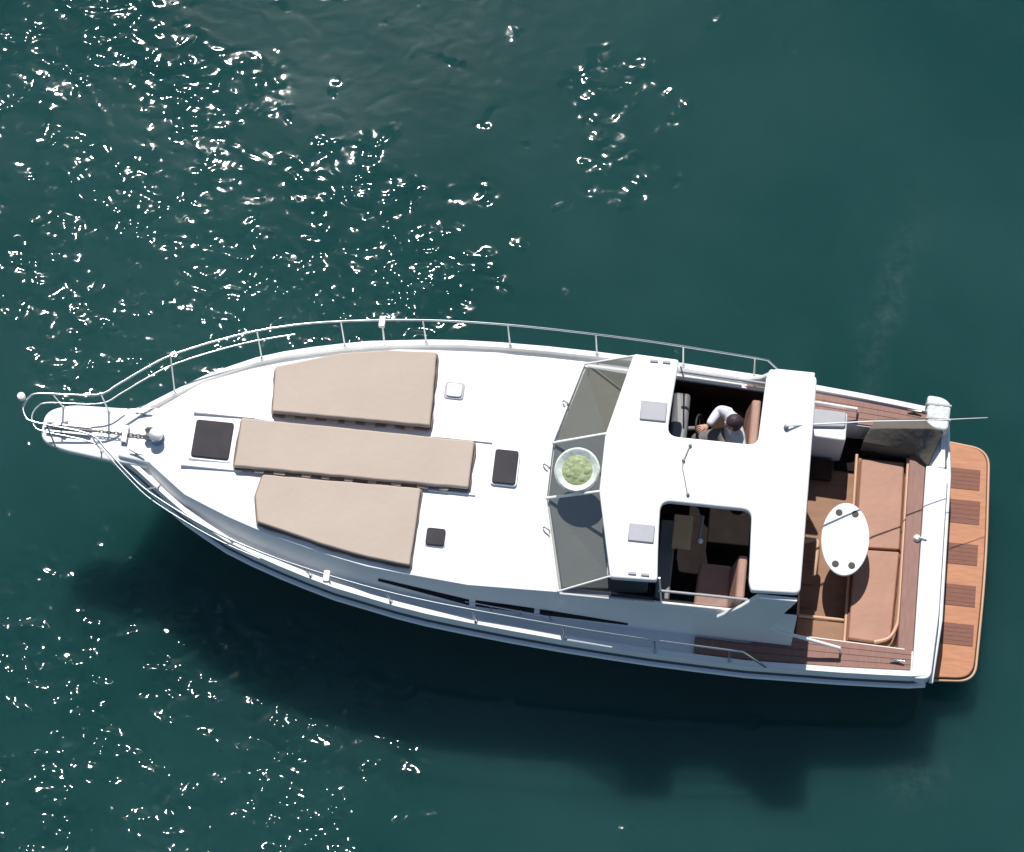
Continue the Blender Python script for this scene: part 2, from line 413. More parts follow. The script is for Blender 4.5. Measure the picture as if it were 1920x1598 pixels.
# recessed rails alongside the middle cushion
for s, xa, xb in ((1, -4.1, -3.3), (-1, -4.15, -3.35), (1, -1.0, -.22), (-1, -.95, -.35)):
    y = -.035+s*(.375 if s > 0 else .365)
    box('deck_track', xa, xb, y-.012, y+.012, 2.12, 2.178, RUB, Y, .004)
# windscreen
WB = [(.84, 1.56, 2.16), (.55, .40, 2.2), (.55, -.36, 2.2), (.84, -1.57, 2.16)]
WT = [(1.47, 1.49, 2.735), (1.24, .385, 2.745), (1.26, -.395, 2.745), (1.47, -1.50, 2.735)]
def lerp(a, b, t): return tuple(a[i]+(b[i]-a[i])*t for i in range(3))
for i in range(3):
    quadmesh('windscreen_pane', [WB[i], WB[i+1], WT[i+1], WT[i]], [(0, 1, 2, 3)], GLASS, Y, thick=.006)
tube('windscreen_frame', WB, .016, PAINTW, Y)
for i in (0, 1, 2, 3):
    tube('windscreen_bar', [lerp(WB[i], WT[i], 0), lerp(WB[i], WT[i], 1)], .02 if i in (1, 2) else .014, PAINTW, Y)
tube('inner_strut', [(1.42, -1.14, 2.2), (1.44, -1.47, 2.70)], .012, PAINTW, Y)
dash = prism('dashboard', [(.585, .40), (.585, -.36), (.875, -1.53), (1.95, -1.44), (1.95, 1.44), (.875, 1.52)], 2.06, 2.185, DASH, Y, .02)
for s, y0 in ((1, 1.0), (1, .1), (-1, .75)):
    xw0 = ip(abs(y0), [.38, 1.56], [.55, .84])-.05
    tube('windscreen_wiper', [(xw0-.03, s*y0, 2.17), (xw0-.02, s*y0, 2.21), (xw0+.06, s*y0-.05, 2.225)], .011, GREYPL, Y)
for s in (-1, 1):   # triangular side lights between windscreen, sill and roof
    quadmesh('side_light', [(.87, s*1.575, 2.15), (1.47, s*1.50, 2.71), (2.0, s*1.50, 2.71), (2.05, s*1.56, 2.10)], [(0, 1, 2, 3)], SGLASS, Y)
# hardtop
half = [(1.475, 1.52), (2.06, 1.50), (2.02, .98), (2.0, .44), (3.14, .44), (3.18, 1.40), (3.22, 1.5), (3.82, 1.47)]
out = [(1.225, .385)]+half
rad = [.0, .04, .05, .25, .14, .12, .05, .03, .08]
poly = out+[(x, -y) for x, y in out[::-1]]
rads = rad+rad[::-1]
roof = prism('hardtop', rounded(poly, rads, 5), 2.655, 2.755, GEL, Y, .025, 3)
for s, x0, x1, y0, y1 in ((1, 1.63, 1.965, .615, .88), (-1, 1.64, 1.965, .785, 1.02)):
    ya, yb = (y0, y1) if s > 0 else (-y1, -y0)
    box('sun_visor', x0, x1, ya, yb, 2.74, 2.78, LAV, roof, .012)
tube('aerial_cable', smoothline([(2.30, .33, 2.765), (2.27, .24, 2.775), (2.23, .06, 2.77), (2.27, -.12, 2.772), (2.33, -.34, 2.765)]), .007, GREYPL, roof, 6)
for x, y in ((2.30, .33), (2.235, .12), (2.33, -.33)):
    lathe('cable_gland', [(.022, 0), (.022, .03), (.012, .045)], (x, y, 2.75), GREYPL, roof, 10)
lathe('aerial_base', [(.035, 0), (.03, .05), (.02, .07)], (3.48, .71, 2.75), GREYPL, roof, 12)
for s in (-1, 1):    # raked roof struts (blades)
    P = [(2.84, s*1.60, 2.0), (3.50, s*1.60, 1.80), (3.80, s*1.49, 2.655), (3.30, s*1.49, 2.655), (3.12, s*1.53, 2.30)]
    quadmesh('roof_strut', P, [(0, 1, 2, 3, 4)], GEL, Y, thick=.06, bevel=.015)
    tube('hand_rail', [(3.32, s*1.56, 1.90), (3.62, s*1.60, 1.62), (4.46, s*1.66, 1.36), (4.50, s*1.67, 1.16)], .024, PAINTW, Y)
    tube('side_post', [(2.08, s*1.44, 2.70), (2.14, s*1.55, 2.09)], .012, PAINTW, Y)
# well lining and floors
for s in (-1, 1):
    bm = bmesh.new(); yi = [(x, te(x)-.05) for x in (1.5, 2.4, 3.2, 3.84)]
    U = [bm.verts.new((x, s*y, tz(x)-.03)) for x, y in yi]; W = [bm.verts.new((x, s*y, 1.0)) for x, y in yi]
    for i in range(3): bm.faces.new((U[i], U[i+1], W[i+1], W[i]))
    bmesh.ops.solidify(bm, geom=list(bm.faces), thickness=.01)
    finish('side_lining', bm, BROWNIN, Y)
    wz = [(2.08, te(2.08)-.02, tz(2.08)+.01), (3.2, te(3.2)-.02, tz(3.2)+.01)]
    tp_ = [(x, y-.04, z+.30) for x, y, z in wz]
    quadmesh('sliding_window', [(a[0], s*a[1], a[2]) for a in wz+tp_[::-1]], [(0, 1, 2, 3)], GLASS, Y)
    tube('window_rail', [(a[0], s*a[1], a[2]) for a in tp_], .018, LAV, Y)
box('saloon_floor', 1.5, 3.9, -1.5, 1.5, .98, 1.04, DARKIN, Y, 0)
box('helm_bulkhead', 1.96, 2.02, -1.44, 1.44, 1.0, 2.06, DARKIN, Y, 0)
box('cockpit_floor', 3.86, 5.24, -1.52, 1.52, .60, .70, SOLE, Y, 0)
box('step', 3.82, 3.9, -1.5, 1.5, .66, 1.036, SOLE, Y, .005)
for s in (-1, 1):
    # coaming: planked teak side decks beside the cockpit
    xa = 2.62 if s < 0 else 3.0
    ys = [1.56, 1.655, 1.75, 1.84]
    base = strip('coaming_base', lambda x: [(hb(x)-.12, sh(x)-.035), (1.50, sh(x)-.03), (1.50, .62)], GEL, sides=(s,), xs=[3.86, 4.3, 4.8, 5.2, 5.42])
    for k in range(4):
        x0, x1 = xa, 5.40
        off = .0
        xs_ = [x0, 3.3, 3.9, 4.5, 5.0, x1]
        yy = [(1.515+(hb(x)-.14-1.515)*(k/4)+.0015, 1.515+(hb(x)-.14-1.515)*((k+1)/4)-.0015) for x in xs_]
        lift = .0
        bm = bmesh.new()
        def inn(x, y): return max(y, tf(x)+.02) if x < 3.86 else y
        top = [(x, s*inn(x, a), sh(x)-.012) for x, (a, b) in zip(xs_, yy)]+[(x, s*max(b, inn(x, a)+.012), sh(x)-.012) for x, (a, b) in list(zip(xs_, yy))[::-1]]
        addprism(bm, top, [(p[0], p[1], p[2]-.025) for p in top])
        finish('plank', bm, TEAKG, Y, .003, 1)
# transom top
tr = prism('transom', rounded([(5.42, -1.90), (5.66, -1.88), (5.72, -1.0), (5.73, 1.02), (5.44, 1.05)], [.08, .1, .1, .03, .03]), .9, 1.16, GEL, Y, .03, 3)
prism('starboard_quarter', rounded([(5.40, 1.06), (5.70, 1.06), (5.66, 1.90), (5.42, 1.93)], [.02, .02, .1, .05]), .9, 1.10, GEL, Y, .03, 3)
prism('aft_deck', [(5.22, -1.52), (5.42, -1.52), (5.435, 1.50), (5.22, 1.50)], .7, 1.125, TEAKG, Y, .01)
tube('transom_rubrail', [(5.69, -1.86, .94), (5.765, -1.0, .95), (5.77, 1.0, .95), (5.70, 1.88, .95)], .03, RUB, Y)
latch = lathe('latch', [(.05, 0), (.05, .02), (.03, .05), (.01, .055)], (5.38, .02, 1.125), PAINTW, Y, 14)
tube('latch_lever', [(5.38, .02, 1.17), (5.50, 0, 1.175)], .012, CHROME, latch)
for s, x, y in ((-1, 5.22, -1.69), (1, 5.24, 1.79)):
    c = lathe('cleat', [(.03, 0), (.02, .03), (.02, .045)], (x, y, 1.14), CHROME, Y, 10)
    tube('cleat_horn', [(x-.09, y, 1.20), (x-.03, y, 1.185), (x+.03, y, 1.185), (x+.09, y, 1.20)], [.01, .016, .016, .01], CHROME, c)
# swim platform
plat = prism('swim_platform', rounded([(5.74, -1.64), (6.28, -1.60), (6.36, 0), (6.32, 1.62), (5.76, 1.68)], [.02, .22, 1.2, .24, .02], 7), .40, .50, TEAK, Y, .02, 3)
tube('platform_edge', [(p[0]+.012, p[1], .45) for p in rounded([(5.76, -1.665), (6.30, -1.62), (6.375, 0), (6.335, 1.64), (5.78, 1.70)], [.0, .22, 1.2, .24, .0], 7)], .018, TRIM, Y)
def px_y(py): return None
for cy in (1.17, .70, .10, -.48, -1.02):
    wdt = .29 if abs(cy-.7) > .01 else .33
    n = 6; x0, x1 = 5.775, 6.255 if abs(cy) < 1.1 else 6.235
    box('slat_panel', x0-.004, x1+.004, cy-wdt/2-.004, cy+wdt/2+.004, .494, .503, TEAKD, plat, .002, 1)
    for k in range(5):
        y0 = cy-wdt/2+wdt*k/5; y1 = cy-wdt/2+wdt*(k+1)/5
        box('slat', x0, x1, y0+.0015, y1-.0015, .498, .5055, TEAKD, plat, .001, 1)
# cockpit seats (fixed bench) and trim
bench = prism('bench_base', [(4.57, -1.46), (5.22, -1.46), (5.22, 1.16), (4.57, 1.16)], .70, .90, SOLE, Y, .01)
tube('bench_front_trim', [(4.555, -1.44, .905), (4.55, .0, .905), (4.545, 1.2, .905)], .022, TRIM, Y)
tube('bench_back_trim', smoothline([(5.215, 1.16, 1.05), (5.215, 0, 1.05), (5.215, -.95, 1.05), (5.19, -1.2, 1.05), (5.10, -1.36, 1.05), (4.92, -1.43, 1.05)], 5), .026, TRIM, Y)
box('side_bench', 3.92, 4.545, -1.47, -1.13, .70, .84, SOLE, Y, .015)
tube('side_bench_trim', [(3.94, -1.11, .85), (4.53, -1.11, .85)], .024, TRIM, Y)
tube('side_bench_trim', [(3.93, -1.11, .85), (3.92, -.83, .85)], .02, TRIM, Y)
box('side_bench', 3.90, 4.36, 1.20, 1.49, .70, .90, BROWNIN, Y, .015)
for y0 in (-.95, -.62, -.30):
    box('sole_board', 3.93, 4.12, y0, y0+.31, .70, .712, SOLE, Y, .004, 1)
box('floor_shade', 4.27, 4.64, 1.02, 1.50, .70, .735, DARKIN, Y, .01)  # dark slab standing in for shade on the cockpit floor
box('canvas_shade', 4.66, 5.20, 1.20, 1.50, .70, .93, BROWNIN, Y, .01)  # dark brown block, painted shadow below the canvas cover
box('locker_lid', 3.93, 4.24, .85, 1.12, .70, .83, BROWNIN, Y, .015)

# interior helm fittings
for s in (-1,):
    box('chart_table', 2.20, 2.44, -.74, -.28, 1.86, 1.90, mat('varnished_board', (.62, .42, .23), .4, var=.15), Y, .008)
    tube('grab_bar', [(2.47, -.28, 1.95), (2.56, -.30, 1.97), (2.54, -.62, 1.93)], .022, GREYPL, Y)
lathe('knob', [(.02, 0), (.035, .02), (.03, .05), (.01, .06)], (2.56, -.63, 1.92), PAINTW, Y, 12)
box('side_locker', 2.04, 2.24, -1.38, -.3, 1.05, 1.72, GREYPL, Y, .02)
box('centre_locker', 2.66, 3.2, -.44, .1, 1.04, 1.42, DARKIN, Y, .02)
box('helm_console', 2.03, 2.26, .35, 1.40, 1.0, 1.95, GREYPL, Y, .05)
st = [Vector((2.42, .95, 2.0))+Vector((math.cos(a)*.06, math.sin(a)*.17, math.cos(a)*-.16-.12)) for a in np.linspace(0, 2*math.pi, 24, endpoint=False)]
wheel = tube('steering_wheel', st, .014, BLACK, Y, 8, True)
for a in (0, 2.1, 4.2):
    tube('spoke', [(2.42, .95, 1.88), (2.42+math.cos(a)*.06, .95+math.sin(a)*.17, 1.88-math.cos(a)*.16)], .009, BLACK, wheel, 6)
tube('wheel_column', [(2.42, .95, 1.87), (2.22, .95, 1.80)], .03, GREYPL, Y)
def helm_seat(cy, w, col, lab, scol=None):
    scol = scol or col
    t = thing('helm_seat', lab, 'seat', None, (2.82, cy, 1.04))
    def loc(o): o.location = (-2.82, -cy, -1.04); return o
    loc(prism('seat', rounded([(2.55, cy-w/2), (3.0, cy-w/2), (3.0, cy+w/2), (2.58, cy+w/2)], .06), 1.50, 1.66, scol, t, .035, 3))
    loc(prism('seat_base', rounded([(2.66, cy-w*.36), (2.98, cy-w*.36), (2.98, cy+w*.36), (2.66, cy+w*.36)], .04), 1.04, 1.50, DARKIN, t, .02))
    bm = bmesh.new()
    lo = rounded([(2.985, cy-w/2), (3.10, cy-w/2), (3.10, cy+w/2), (2.985, cy+w/2)], .04)
    addprism(bm, [(x+.07, cy+(y-cy)*.94, 2.14) for x, y in lo], [(x, y, 1.60) for x, y in lo])
    loc(finish('backrest', bm, col, t, .04, 3))
    return t
helm_seat(-1.12, .62, VINYLP, 'pinkish tan empty seat in the port roof opening with its front edge in the sun')
helm_seat(.98, .72, VINYLP, 'pinkish tan helm seat behind the seated person in the starboard roof opening', BROWNIN)

# anchor gear
wl_ = lathe('windlass', [(.10, 0), (.10, .05), (.06, .07), (.06, .13), (.09, .15), (.09, .19), (.03, .2)], (-4.52, -.06, 2.06), CHROME, Y, 20)
lathe('gypsy', [(.05, -.08), (.07, -.05), (.04, 0), (.07, .05), (.05, .08)], (-4.62, -.02, 2.14), BRONZE, wl_, 14, (0, 1, 0))
box('chain_stopper', -4.98, -4.90, -.16, .08, 2.06, 2.12, CHROME, Y, .01)
box('bow_roller', -5.98, -5.40, -.10, -.07, 2.0, 2.07, CHROME, Y, .005)
box('bow_roller', -5.98, -5.40, .0, .03, 2.0, 2.07, CHROME, Y, .005)
for s in (-1, 1):
    c = lathe('cleat', [(.03, 0), (.02, .03), (.02, .045)], (-4.75, s*.28, 2.06), CHROME, Y, 10)
    tube('cleat_horn', [(-4.85, s*.25, 2.12), (-4.78, s*.27, 2.105), (-4.72, s*.29, 2.105), (-4.65, s*.31, 2.12)], [.01, .016, .016, .01], CHROME, c)
chain = bpy.data.objects.new('anchor', None); COL.objects.link(chain); chain.location = (-5.6, -.035, 2.02)
tag(chain, 'grey galvanised anchor with its chain lying on the white bow platform', 'anchor')
bm = bmesh.new(); addtube(bm, [(-.32, 0, .05), (.28, 0, .06)], [.022, .016], 8)
finish('shank', bm, BRONZE, chain)
quadmesh('fluke', [(-.42, 0, .0), (-.12, .12, .02), (-.10, 0, .07), (-.12, -.12, .02)], [(0, 1, 2), (0, 2, 3)], BRONZE, chain, thick=.012)
for i in range(16):
    lk = [Vector((.30+i*.048, 0, .06)) + (Vector((math.cos(a)*.034, math.sin(a)*.018, 0)) if i % 2 else Vector((math.cos(a)*.034, 0, math.sin(a)*.018))) for a in np.linspace(0, 2*math.pi, 10, endpoint=False)]
    tube('chain_link', lk, .007, BRONZE, chain, 5, True)

# ---------------------------------------------------------------- rails
RAILT = [(-6.19, 0.0), (-6.14, .13), (-6.0, .20), (-5.3, .27), (-5.05, .45), (-4.76, .70), (-4.39, .97), (-3.61, 1.34), (-2.95, 1.56), (-2.35, 1.70), (-1.6, 1.83), (-.84, 1.92), (.13, 1.98), (1.45, 2.02), (2.44, 2.02), (3.22, 2.01)]
def railz(x): return sh(x)+ip(x, [-6, 2, 3.3], [.60, .59, .56])
railobj = bpy.data.objects.new('bow_rail', None); COL.objects.link(railobj); railobj.parent = Y
tp = [(x, y, railz(x)) for x, y in RAILT]
full = [(x, -y, z) for x, y, z in tp[::-1]][:-1]+tp
full = smoothline(full, 4)
full = [Vector((3.55, -2.0, sh(3.5)+.02))]+full+[Vector((3.55, 2.0, sh(3.5)+.02))]
tube('top_rail', full, .0145, CHROME, railobj)
mid = [(x, y, railz(x)-.29) for x, y in RAILT if x < -2.7]
mid = [(x+(.06 if i < 3 else 0), y, z) for i, (x, y, z) in enumerate(mid)]
mid = smoothline([(x, -y, z) for x, y, z in mid[::-1]][:-1]+mid, 4)
tube('mid_rail', mid, .010, CHROME, railobj)
for s in (-1, 1):
    for x in (-5.85, -5.25, -4.45, -3.4, -2.35, -1.3, -.2, .95, 2.1, 3.05):
        yr = float(np.interp(x, [p[0] for p in RAILT], [p[1] for p in RAILT]))
        yb = hb(x)-.08 if x > -5.0 else min(.31, .28)
        tube('stanchion', [(x+.03, s*yb, (sh(x) if x > -5 else 2.0)), (x, s*yr, railz(x))], .011, CHROME, railobj)
        lathe('stanchion_base', [(.028, 0), (.026, .012), (.014, .03)], (x+.03, s*yb, (sh(x)+.028 if x > -5 else 2.0)), CHROME, railobj, 10)
lathe('bow_light', [(.03, 0), (.05, .02), (.05, .09), (.02, .11)], (-6.22, .10, 2.62), PAINTW, railobj, 14)
# ---------------------------------------------------------------- fender boards
for lab, s, x in (('white fender clip on the starboard deck rail behind the sun cushions', 1, -1.82), ('white fender clip on the port deck rail beside the sun cushions', -1, -2.05)):
    yr = float(np.interp(x, [p[0] for p in RAILT], [p[1] for p in RAILT])); z = railz(x)
    t = thing('rail_clip', lab, 'rail fitting', 'white fittings on the deck rail', (x, s*yr, z))
    bm = bmesh.new(); addprism(bm, [(a, b, .035) for a, b in rounded([(-.04, -.10), (.04, -.10), (.04, .05), (-.04, .05)], .02)], -.035)
    finish('clip_body', bm, PAINTW, t, .01)
    bm = bmesh.new(); addtube(bm, [(0, -.03*s, 0), (0, -.05*s, -.5)], .012); finish('clip_strap', bm, PAINTW, t)

# ---------------------------------------------------------------- sun cushions
def cushion(name, pts, z, th, label, cat, group, material, skirt, r=.05, wav=(), wamp=.012, seam=True):
    cx = sum(p[0] for p in pts)/len(pts); cy = sum(p[1] for p in pts)/len(pts)
    P = rounded([(p[0]-cx, p[1]-cy) for p in pts], r)
    t = thing(name, label, cat, group, (cx, cy, z))
    def wavy(Q, amp, step):
        out = []; n = len(Q)
        for i in range(n):
            a = Vector(Q[i]); b = Vector(Q[(i+1) % n]); L = (b-a).length; k = max(1, int(L/step))
            nn = Vector(((b-a).y, -(b-a).x)); nn = nn.normalized() if L > 1e-6 else nn
            for j in range(k):
                q = a+(b-a)*(j/k); d = random.uniform(-amp, amp) if (j and L > .4) else 0
                out.append(tuple(q+nn*d))
        return out
    bm = bmesh.new(); Q = wavy(P, wamp*.35, .12); addprism(bm, [(x, y, th) for x, y in Q], th*.28)
    o = finish('mattress', bm, material, t, min(.022, th*.3), 3)
    s_ = 1.0
    bm = bmesh.new()
    Q = []
    n = len(P)
    for i in range(n):
        a = Vector(P[i-1]); b = Vector(P[i]); c = Vector(P[(i+1) % n])
        d = (c-a); nn = Vector((d.y, -d.x)).normalized()
        if nn.dot(b) < 0: nn = -nn
        Q.append(tuple(b+nn*.022))
    Q = wavy(Q, wamp, .11)
    addprism(bm, [(x, y, th*.34) for x, y in Q], 0)
    finish('shaded_piping', bm, skirt, t, .006)  # dark border, also paints the shade on cushion sides and in the gaps
    return t
G = 'beige sun cushions on the foredeck'
cushion('sun_cushion', [(-3.07, .40), (-1.03, .425), (-1.07, 1.46), (-1.7, 1.42), (-2.3, 1.31), (-3.12, 1.03)], 2.165, .145, 'beige sun cushion on the starboard side of the foredeck beside the rail', 'sun cushion', G, BEIGE, BEIGE_SHADED, .03)
cushion('sun_cushion', [(-3.45, -.39), (-.44, -.355), (-.44, .29), (-3.45, .285)], 2.165, .115, 'long narrow beige sun cushion in the middle between two wider ones', 'sun cushion', G, BEIGE, BEIGE_SHADED, .03)
cushion('sun_cushion', [(-3.07, -.455), (-3.12, -.75), (-3.04, -1.10), (-2.21, -1.30), (-1.6, -1.41), (-1.05, -1.465), (-1.04, -.42)], 2.165, .095, 'beige sun cushion on the port side of the foredeck with curved outer edge', 'sun cushion', G, BEIGE, BEIGE_SHADED, .03)
# cockpit cushions
G = 'tan seat cushions on the stern bench'
cushion('bench_cushion', [(4.60, -.145), (5.18, -.12), (5.17, 1.12), (4.60, 1.10)], .90, .11, 'tan bench cushion next to the grey canvas cover', 'seat cushion', G, VINYL, TEAKD, .03, wamp=.003)
cushion('bench_cushion', [(4.59, -1.40), (5.0, -1.42), (5.14, -1.30), (5.18, -.145), (4.60, -.17)], .90, .11, 'tan bench cushion at the port stern corner beside the shadow of the table', 'seat cushion', G, VINYL, TEAKD, .03, wamp=.003)

# ---------------------------------------------------------------- table
T = thing('cockpit_table', 'white oval table with four dark cup holders in the stern cockpit', 'table', None, (4.43, -.20, .70))
lathe('tabletop', [(.28, .68), (.305, .69), (.312, .705), (.305, .72), (.27, .722)], (0, 0, 0), GEL, T, 48, sy=1.62)
lathe('pedestal', [(.10, .0), (.10, .02), (.045, .05), (.04, .66), (.09, .68)], (0, 0, 0), CHROME, T, 20)
for x, y in ((-.105, .355), (.105, .355), (-.105, -.355), (.105, -.355)):
    lathe('cup_holder', [(.046, .7205), (.046, .727), (.030, .7275)], (x, y, 0), BLACK, T, 18)
tube('folding_leaf_bar', smoothline([(-.50, .02, .42), (-.36, .04, .45), (-.33, -.05, .45), (-.35, -.44, .44)], 4), .03, TRIM, T)

# ---------------------------------------------------------------- things aft
t = thing('cool_box', 'pale grey and white locker box aft of the roof on the starboard side', 'box', None, (4.1, 1.36, 1.10))
bm = bmesh.new(); addprism(bm, [(a, b, .36) for a, b in rounded([(-.22, -.19), (.24, -.21), (.24, .19), (-.22, .20)], .04)], -.40)
finish('box_body', bm, GEL, t, .02)
bm = bmesh.new(); addprism(bm, [(a, b, .40) for a, b in rounded([(-.21, -.07), (.22, -.03), (.22, .18), (-.21, .19)], .03)], .35)
finish('lid', bm, LAV, t, .015)

cv = bpy.data.objects.new('x', None); bpy.data.objects.remove(cv)
cvp = [(4.58, 1.26, 1.22), (4.74, 1.60, 1.24), (5.30, 1.62, 1.38), (5.27, 1.19, 1.24), (5.62, 1.50, 1.30), (5.47, 1.02, 1.17), (5.35, 1.40, 1.56), (4.66, 1.42, 1.34)]
base = [(x, y, .92) for x, y, z in cvp[:6]]
bm = bmesh.new(); v = [bm.verts.new(p) for p in cvp]
for f in ((0, 7, 1), (7, 6, 2, 1), (0, 3, 6, 7), (6, 4, 2), (3, 5, 4, 6)): bm.faces.new([v[i] for i in f])
ring = [0, 3, 5, 4, 2, 1]; vb = [bm.verts.new((cvp[i][0], cvp[i][1], .92)) for i in ring]
for i in range(6): bm.faces.new((v[ring[i]], v[ring[(i+1) % 6]], vb[(i+1) % 6], vb[i]))
bmesh.ops.subdivide_edges(bm, edges=bm.edges, cuts=2, use_grid_fill=True)
for q in bm.verts:
    if q.co.z > 1.0: q.co += Vector((random.uniform(-1, 1), random.uniform(-1, 1), random.uniform(-1, 1)))*.008
c = finish('canvas_cover', bm, CANVAS, None, .012, ang=25)
tag(c, 'folded grey canvas cover on the starboard stern corner of the cockpit', 'cover')

lr = thing('liferaft_case', 'rounded white plastic case strapped on the starboard stern corner', 'case', None, (5.53, 1.74, 1.10))
bm = bmesh.new(); addprism(bm, [(a, b, .26) for a, b in rounded([(-.13, -.24), (.15, -.26), (.17, .14), (.05, .22), (-.15, .23)], [.06, .08, .12, .08, .05])], 0)
finish('shell', bm, mat('white_plastic', (.66, .70, .68), .25, coat=.4, var=.2, vscale=9., bump=.6, bscale=12., dist=.03), lr, .06, 4)
for y in (-.1, .1):
    bm = bmesh.new(); addprism(bm, [(-.155, y-.015, .268), (.175, y-.015, .268), (.175, y+.015, .268), (-.155, y+.015, .268)], .01)
    finish('strap', bm, LAV, lr, .003)
# whip aerial lying aft from the roof
ae = tube('whip_aerial', [(3.48, .71, 2.82), (4.6, 1.06, 2.42), (5.3, 1.24, 2.20), (6.1, 1.46, 1.98)], [.014, .010, .007, .004], PAINTW, None, 8)
tag(ae, 'long thin white aerial slanting from the hardtop out over the stern', 'aerial')
# ring dish on the windscreen
nrm = Vector(WB[1])-Vector(WT[1]); nrm = Vector((-.12, -.22, 1)).normalized()
dc = Vector((.925, -.10, 2.60))
dt = thing('round_basin', 'round pale green basin with yellow green middle on the centre windscreen pane', 'basin', None, dc)
def ring_l(name, prof, material):
    return lathe(name, prof, (0, 0, 0), material, dt, 40, tuple(nrm))
ring_l('rim', [(.17, .01), (.25, .0), (.285, .03), (.29, .06), (.265, .085), (.235, .07), (.20, .05), (.17, .03)], PALEG)
ring_l('basin_floor', [(.16, .0), (.205, .012), (.20, .045), (.17, .055), (.12, .06), (.05, .075), (.02, .08)], LIME)
nb = 7
for i in range(nb):
    a = 2*math.pi*i/nb; r_ = .07 if i % 2 else .115
    q = Vector((0, 0, 1)).rotation_difference(nrm); ctr = q @ Vector((r_*math.cos(a), r_*math.sin(a), .05))
    lathe('lump', [(.05, -.03), (.066, -.01), (.05, .012), (.02, .02)], tuple(ctr), LIME, dt, 12, tuple(nrm))

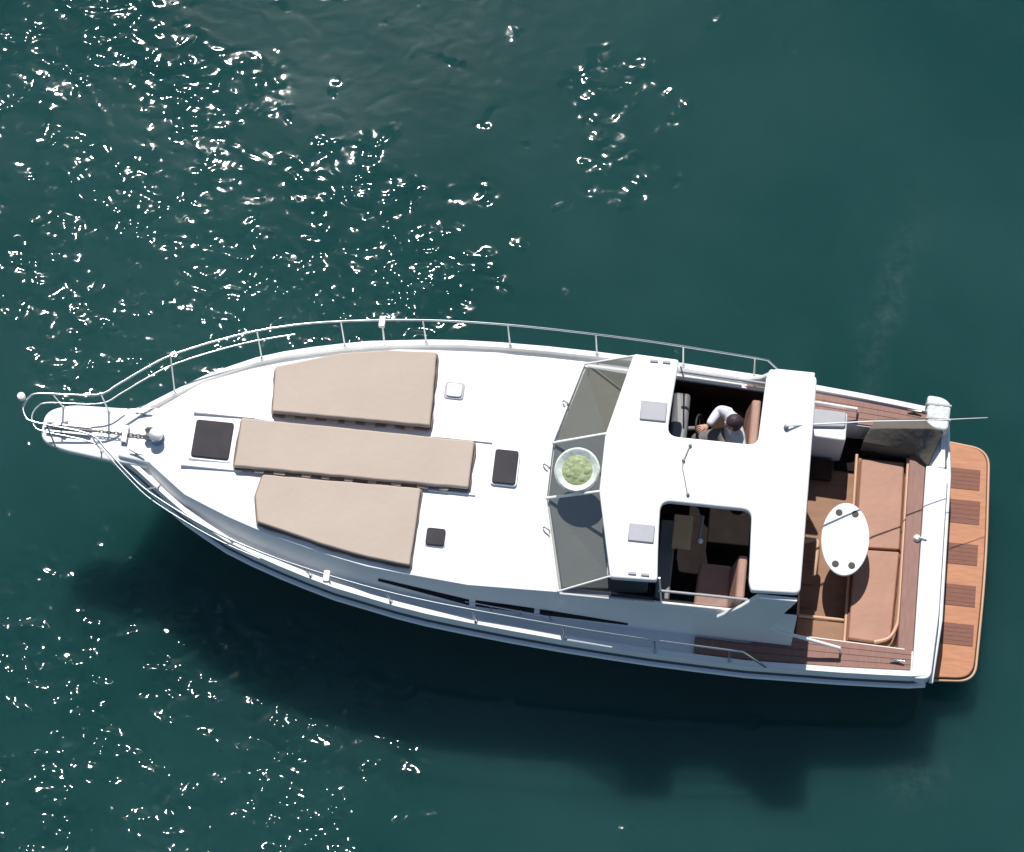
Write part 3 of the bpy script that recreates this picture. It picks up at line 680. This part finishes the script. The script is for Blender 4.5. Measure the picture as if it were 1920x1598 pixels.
# ---------------------------------------------------------------- person
def skin(name, verts, edges, radii, material, parent, sub=2, root=0):
    me = bpy.data.meshes.new(name); me.from_pydata([tuple(v) for v in verts], edges, [])
    o = bpy.data.objects.new(name, me); COL.objects.link(o)
    if parent: o.parent = parent
    o.modifiers.new('skin', 'SKIN').use_smooth_shade = True
    for i, sv in enumerate(me.skin_vertices[0].data):
        r = radii[i]; sv.radius = (r, r) if not isinstance(r, tuple) else r; sv.use_root = (i == root)
    s = o.modifiers.new('sub', 'SUBSURF'); s.levels = sub; s.render_levels = sub
    me.materials.append(material); return o
def build_person():
    # local frame: seated, facing -x, rotated about z to look towards the port bow
    t = thing('person', 'person with dark hair in a white long-sleeved shirt seated at the helm', 'person', None, (2.86, .86, 1.66))
    t.rotation_euler = (0, 0, R(24)); t.scale = (1.08, 1.16, 1.06)
    H = Vector
    pel = H((.0, 0, .10)); wa = H((.02, 0, .27)); ch = H((.03, 0, .42)); nk = H((.01, 0, .54))
    shR, shL = H((.02, .19, .48)), H((.03, -.19, .48))
    # one continuous body in the clothes' two pieces: body (shirt + skin), trousers over the legs
    ver = [pel, wa, ch, nk, H((-.02, 0, .60)), shR, shL,
           H((-.07, .31, .36)), H((-.27, .16, .40)), shL+H((-.08, -.10, -.24)), H((-.20, -.17, .16)),
           H((-.03, .10, .08)), H((-.42, .12, .19)), H((-.46, .11, -.28)), H((-.03, -.10, .08)), H((-.40, -.14, .17)), H((-.44, -.13, -.28))]
    ed = [(0, 1), (1, 2), (2, 3), (3, 4), (2, 5), (5, 7), (7, 8), (2, 6), (6, 9), (9, 10), (0, 11), (11, 12), (12, 13), (0, 14), (14, 15), (15, 16)]
    ra = [(.16, .13), (.155, .125), (.17, .13), .06, .055, .085, .085, .068, .042, .062, .040, .085, .07, .05, .085, .07, .05]
    skin('body', ver, ed, ra, SHIRT, t)
    lv = [pel+H((0, 0, -.02)), ver[11], ver[12], ver[13], ver[14], ver[15], ver[16]]
    skin('trousers', lv, [(0, 1), (1, 2), (2, 3), (0, 4), (4, 5), (5, 6)], [(.165, .13), .10, .085, .066, .10, .085, .066], TROUS, t)
    for s, p in ((1, ver[13]), (-1, ver[16])):
        skin('shoe', [p+H((.02, 0, -.24)), p+H((-.06, 0, -.28)), p+H((-.18, 0, -.29))], [(0, 1), (1, 2)], [.045, .045, .03], BLACK, t, 1)
        skin('ankle', [p+H((.0, 0, .0)), p+H((.01, 0, -.24))], [(0, 1)], [.045, .036], SKIN, t, 1)
    # hands: palm and five fingers each
    for (w0, d, tip) in ((ver[8], H((-1., -.1, .2)), 1), (ver[10], H((-1, .25, -.1)), -1)):
        d = d.normalized(); sd = d.cross(H((0, 0, 1))).normalized()*tip; up = sd.cross(d)*tip
        pc = w0+d*.085; vv = [w0, w0+d*.04, pc]; ee = [(0, 1), (1, 2)]; rr = [.027, (.034, .02), (.038, .016)]
        for k in range(4):
            a = (k-1.5)*.020; L = (.060, .072, .068, .052)[k]
            i = len(vv); vv += [pc+sd*a+d*.012, pc+sd*a*1.15+d*(.012+L*.5)-up*.008, pc+sd*a*1.15+d*(.012+L*.8)-up*.035]
            ee += [(2, i), (i, i+1), (i+1, i+2)]; rr += [.0095, .009, .0075]
        i = len(vv); vv += [w0+d*.045+sd*-.036, w0+d*.085+sd*-.058-up*.012]; ee += [(1, i), (i, i+1)]; rr += [.012, .009]
        skin('hand', vv, ee, rr, SKIN, t, 1)
    # head
    hd = bmesh.new(); bmesh.ops.create_uvsphere(hd, u_segments=24, v_segments=18, radius=.1)
    hc = H((-.035, 0, .70))
    for v in hd.verts:
        c = v.co; c.x *= .98; c.y *= .78; c.z *= 1.18
        if c.z < -.02: c.x = c.x*(1+c.z*1.8) - .01*(-c.z/.1); c.y *= 1+c.z*2.2
        if c.x < -.085 and abs(c.y) < .02 and -.04 < c.z < .02: c.x -= .02*(1-abs(c.y)/.02)
        c += hc
    finish('head', hd, SKIN, t, ang=90)
    for s in (-1, 1):
        e = bmesh.new(); bmesh.ops.create_uvsphere(e, u_segments=10, v_segments=8, radius=.012)
        for v in e.verts: v.co += hc+H((-.086, s*.032, .008))
        finish('eye', e, EYEW, t, ang=90)
        e = bmesh.new(); bmesh.ops.create_uvsphere(e, u_segments=10, v_segments=8, radius=.03)
        for v in e.verts: v.co = H((v.co.x*.6, v.co.y*.3, v.co.z))+hc+H((.005, s*.08, -.005))
        finish('ear', e, SKIN, t, ang=90)
    e = bmesh.new(); bmesh.ops.create_uvsphere(e, u_segments=12, v_segments=8, radius=.02)
    for v in e.verts: v.co = H((v.co.x*.4, v.co.y*1.1, v.co.z*.35))+hc+H((-.083, 0, -.055))
    finish('mouth', e, mat('lips', (.35, .12, .1), .5), t, ang=90)
    hr = bmesh.new(); bmesh.ops.create_uvsphere(hr, u_segments=26, v_segments=18, radius=.112)
    for v in list(hr.verts):
        c = v.co
        n = math.sin(c.x*90+c.z*40)*.002+math.sin(c.y*110)*.002
        c *= 1+n*10*.5
        c.x *= 1.0; c.y *= .84; c.z *= 1.16
        if c.x < -.04 and c.z < .055: c.x = -.04+(c.x+.04)*.1; c.y *= .8
        if c.z < -.06: c.z = -.06+(c.z+.06)*.3
        c += hc+H((.008, 0, .012))
    finish('hair', hr, HAIR, t, ang=90)
    return t
build_person()


tabs = {'starboard': (-2.95, -1.15, .405, .0), 'middle': (-3.3, -.6, -.385, .0)}
for o in [o for o in COL.objects if o.get('category') == 'sun cushion']:
    lab = o['label']
    key = 'middle' if 'middle' in lab else ('starboard' if 'starboard' in lab else None)
    if not key: continue
    xa, xb, y, _ = tabs[key]; n = 7 if key == 'starboard' else 9
    for k in range(n):
        x = xa+(xb-xa)*(k+.5)/n+random.uniform(-.03, .03); wd = random.uniform(.05, .085)
        y0 = y+(.03 if key == 'middle' else .02)*((x-xa)/(xb-xa))
        bm = bmesh.new()
        pr_ = rounded([(x-wd-o.location.x, y0-.042-o.location.y), (x+wd-o.location.x, y0-.042-o.location.y), (x+wd*.9-o.location.x, y0+.02-o.location.y), (x-wd*.9-o.location.x, y0+.02-o.location.y)], .02, 3)
        addprism(bm, [(a, b, .055) for a, b in pr_], .02)
        finish('tab', bm, BEIGE, o, .006, 1)
for sd in (-1, 1):
    for x in (1.74, 1.90):
        box('roof_hinge', x-.05, x+.05, sd*1.44-.018, sd*1.44+.018, 2.753, 2.775, LAV, roof, .006)
    g = tube('grab_rail', [(-.35, sd*1.70, sh(-.3)+.0), (-.33, sd*1.70, sh(-.3)+.10), (.75, sd*1.76, sh(.75)+.12), (.78, sd*1.76, sh(.75)-.02)], .012, CHROME, Y)
    for x in (.0, .38): tube('grab_rail_post', [(x, sd*1.73, sh(x)-.05), (x, sd*1.73, sh(x)+.11)], .011, CHROME, g)
